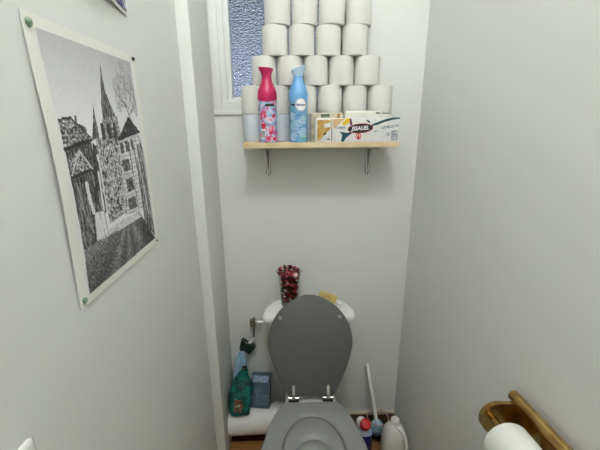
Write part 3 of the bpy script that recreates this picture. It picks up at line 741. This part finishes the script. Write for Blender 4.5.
# ------------------------------------------------------------------ right of the toilet
# toilet cleaner with bent neck and red cap
t = thing('cleaner_bottle', (.344,1.352,0), 'navy cleaner bottle with white shoulder and red cap on the floor', 'cleaner bottle', rot=(0,-.03,-.1))
bm = NB(); 
Ls = [el(.036,.024,.0,0),el(.039,.027,.006,0),el(.039,.028,.10),el(.0385,.028,.134)]
obj('body', loft(bm, Ls), NAVYP, t)
bm = loft(NB(), [el(.0386,.0282,.133),el(.037,.027,.142,-.001),el(.033,.025,.150,-.003),el(.027,.022,.158,-.005),el(.020,.018,.166,-.007)]); o = obj('shoulder', bm, mat('white_blue_plastic', rgb(206,216,226), .3, mottled=(40, rgb(120,160,206), .8)), t)
bm = loft(NB(), [el(.020,.018,.163,-.007),el(.022,.019,.180,-.014),el(.022,.018,.200,-.018),el(.016,.014,.214,-.016),el(.008,.008,.219,-.014)]); obj('neck', bm, WPLAST, t)
bm = NB(); n = 36
c0, ax = V((-.001,-.010,.183)), V((.16,-.50,.84)).normalized(); u_, w_ = frame_of(ax)
def capring(d, r, rib): return [c0+ax*d+(r*(1+(.05*(k % 2) if rib else 0)))*(math.cos(2*PI*k/n)*u_+math.sin(2*PI*k/n)*w_) for k in range(n)]
loft(bm, [capring(0,.023,1), capring(.004,.0255,1), capring(.034,.0245,1), capring(.040,.020,0), capring(.0415,.010,0)])
obj('cap', bm, REDP, t)
# toilet brush in its clear holder
HX, HY = .432, 1.452
t = thing('brush_holder', (HX,HY,0), 'clear round plastic toilet brush holder between the two bottles', 'brush holder')
obj('cup', lathe(NB(), [(0,0),(.040,0),(.043,.004),(.052,.116),(.0555,.119),(.0545,.122),(.050,.119),(.0415,.006),(0,.005)], seg=40), HGLASS, t)
obj('rim', lathe(NB(), [(.0555,.118),(.0565,.120),(.0555,.123),(.0525,.123),(.0515,.120),(.0525,.118)], seg=40, closed=True), mat('pinkish_rim', rgb(196,160,146), .4), t)
t = thing('toilet_brush', (HX-.002,HY-.002,.010), 'toilet brush with long white handle standing in the clear holder', 'toilet brush')
bm = NB(); bmesh.ops.create_uvsphere(bm, u_segments=28, v_segments=18, radius=1, matrix=Matrix.Translation((0,0,.046)) @ Matrix.Diagonal((.033,.033,.044,1)))
for v in bm.verts: v.co += V(rng.normal(0,.0016,3))
obj('brush_head', bm, PALEB, t)
bm = NB(); tube(bm, bez([(0,0,.06),(-.014,.036,.16),(-.0315,.075,.275),(-.043,.101,.350)], 5), [.0095]*10+[.0098,.010,.0102,.010,.0098,.009][:6], 14); bmesh.ops.create_uvsphere(bm, u_segments=14, v_segments=10, radius=.0105, matrix=Matrix.Translation((-.0435,.102,.352)))
obj('handle', bm, WPLAST, t)
# white jug
t = thing('jug', (.490,1.345,0), 'white plastic jug with a white screw cap by the right wall', 'jug')
bm = loft(NB(), [el(.056,.050,.0,p=3.2),el(.060,.054,.006,p=3.2),el(.061,.055,.05,p=3),el(.061,.055,.095,p=2.8),el(.056,.051,.130,p=2.5),el(.045,.043,.160,-.001),el(.030,.030,.180,-.002),el(.019,.019,.190,-.003,p=2),el(.0175,.0175,.200,-.003,p=2)]); obj('body', bm, FROSTP, t)
bm = tube(NB(), bez([(.006,-.024,.186),(.030,-.047,.168),(.040,-.064,.125),(.038,-.066,.080),(.034,-.050,.055)], 7), .0095, 16); obj('handle', bm, FROSTP, t)
bm = NB(); n = 40; loft(bm, [[V((-.003+r*(1+(.03*(k % 2) if rb else 0))*math.cos(2*PI*k/n), r*(1+(.03*(k % 2) if rb else 0))*math.sin(2*PI*k/n), z)) for k in range(n)] for z, r, rb in ((.196,.0205,1),(.200,.021,1),(.214,.0205,1),(.218,.018,0),(.2185,.008,0))])
obj('cap', bm, WPLAST, t)

# ------------------------------------------------------------------ brass toilet paper holder on the right wall
BX, BZ = .536, .972
hol = thing('paper_holder', (XR,.60,BZ), 'antique brass paper holder with rounded arms on the right wall', 'paper holder', rot=(-.10,0,0))
def hl(x, y, z): return V((x-XR, y-.60, z-BZ))
bm = NB(); tube(bm, [hl(BX,.690,BZ),hl(BX,.687,BZ),hl(BX,.43,BZ)], [.0105,.0135,.0135], 28); obj('rail', bm, BRASS, hol)
def arm(y):
    pts = []
    cx, cz, r = .486, .928, .0405
    for k in range(25):
        a = PI/2+PI*k/24; pts.append(hl(cx+r*math.cos(a), y, cz+r*math.sin(a)))
    pts += [hl(.553,y,cz-r), hl(.553,y,cz+r)]
    bm = slab(NB(), pts, (0,.013,0)); bmesh.ops.bevel(bm, geom=[e for e in bm.edges if abs(e.verts[0].co.y-e.verts[1].co.y) < 1e-5], offset=.002, segments=2, affect='EDGES')
    return obj('arm', bm, BRASS, hol, angle=30)
arm(.660); arm(.440)
obj('backplate', box(NB(), tuple(hl(.529,.43,.888)), tuple(hl(.542,.675,.968)), .003), BRASS, hol)
for y in (.640,.46): obj('wall_boss', tube(NB(), [hl(.54,y,.935),hl(XR,y,.935)], .012, 20), BRASS, hol)
obj('spindle', tube(NB(), [hl(.470,.662,.936),hl(.470,.442,.936)], .0075, 18), BRASS, hol)
t = thing('toilet_roll', (.466,.592,.926), 'white toilet roll hanging on the brass holder by the right wall', 'toilet roll', rot=(PI/2-.10,0,0))
obj('paper', roll_bm(.0505,.1,.0205), PAPER, t)
obj('core', lathe(NB(), [(.019,.001),(.0205,.001),(.0205,.099),(.019,.099)], seg=28, closed=True), CARD, t)

# ------------------------------------------------------------------ world, camera, view
w = bpy.data.worlds.new('outside'); scn.world = w; w.use_nodes = True; nt = w.node_tree
bg = nt.nodes['Background']; tc = nt.nodes.new('ShaderNodeTexCoord'); sp = nt.nodes.new('ShaderNodeSeparateXYZ'); mr = nt.nodes.new('ShaderNodeMapRange')
mr.inputs['From Min'].default_value = -1; mr.inputs['From Max'].default_value = 1
rp = nt.nodes.new('ShaderNodeValToRGB'); e = rp.color_ramp.elements
e[0].position = 0; e[0].color = rgb(90,110,150); e[1].position = 1; e[1].color = rgb(70,80,95)
for p, c in ((.30,rgb(120,140,180)),(.44,rgb(230,238,255)),(.54,rgb(178,200,236)),(.59,rgb(132,146,172)),(.64,rgb(92,100,112)),(.76,rgb(60,64,72))):
    q = e.new(p); q.color = c
nt.links.new(tc.outputs['Generated'], sp.inputs[0]); nt.links.new(sp.outputs['Z'], mr.inputs['Value']); nt.links.new(mr.outputs['Result'], rp.inputs['Fac']); 
wn = nt.nodes.new('ShaderNodeTexNoise'); wn.inputs['Scale'].default_value = 7; wn.inputs['Detail'].default_value = 1; nt.links.new(tc.outputs['Generated'], wn.inputs['Vector'])
wm = nt.nodes.new('ShaderNodeMapRange'); wm.inputs['From Min'].default_value = .35; wm.inputs['From Max'].default_value = .65; wm.inputs['To Min'].default_value = .35; wm.inputs['To Max'].default_value = 1.5; nt.links.new(wn.outputs['Fac'], wm.inputs['Value'])
wx = nt.nodes.new('ShaderNodeMix'); wx.data_type = 'RGBA'; wx.blend_type = 'MULTIPLY'; wx.inputs['Factor'].default_value = 1
nt.links.new(rp.outputs['Color'], wx.inputs['A']); nt.links.new(wm.outputs['Result'], wx.inputs['B']); nt.links.new(wx.outputs['Result'], bg.inputs['Color'])
bg.inputs['Strength'].default_value = 1.0

cam = bpy.data.cameras.new('camera'); co = bpy.data.objects.new('camera', cam); COL.objects.link(co); scn.camera = co
r = V((.99973859,-.02209624,-.00587449)); f = V((.01951035,.95842458,-.28467817)); r = (r-f*r.dot(f)).normalized(); u = r.cross(f)
co.matrix_world = Matrix(((r.x,u.x,-f.x,0),(r.y,u.y,-f.y,0),(r.z,u.z,-f.z,1.61),(0,0,0,1)))
cam.sensor_width = 36; cam.lens = 347/600*36; cam.clip_start = .02
vs = scn.view_settings; vs.view_transform = 'Standard'; vs.look = 'None'; vs.gamma = 1; vs.exposure = 0; vs.use_curve_mapping = False
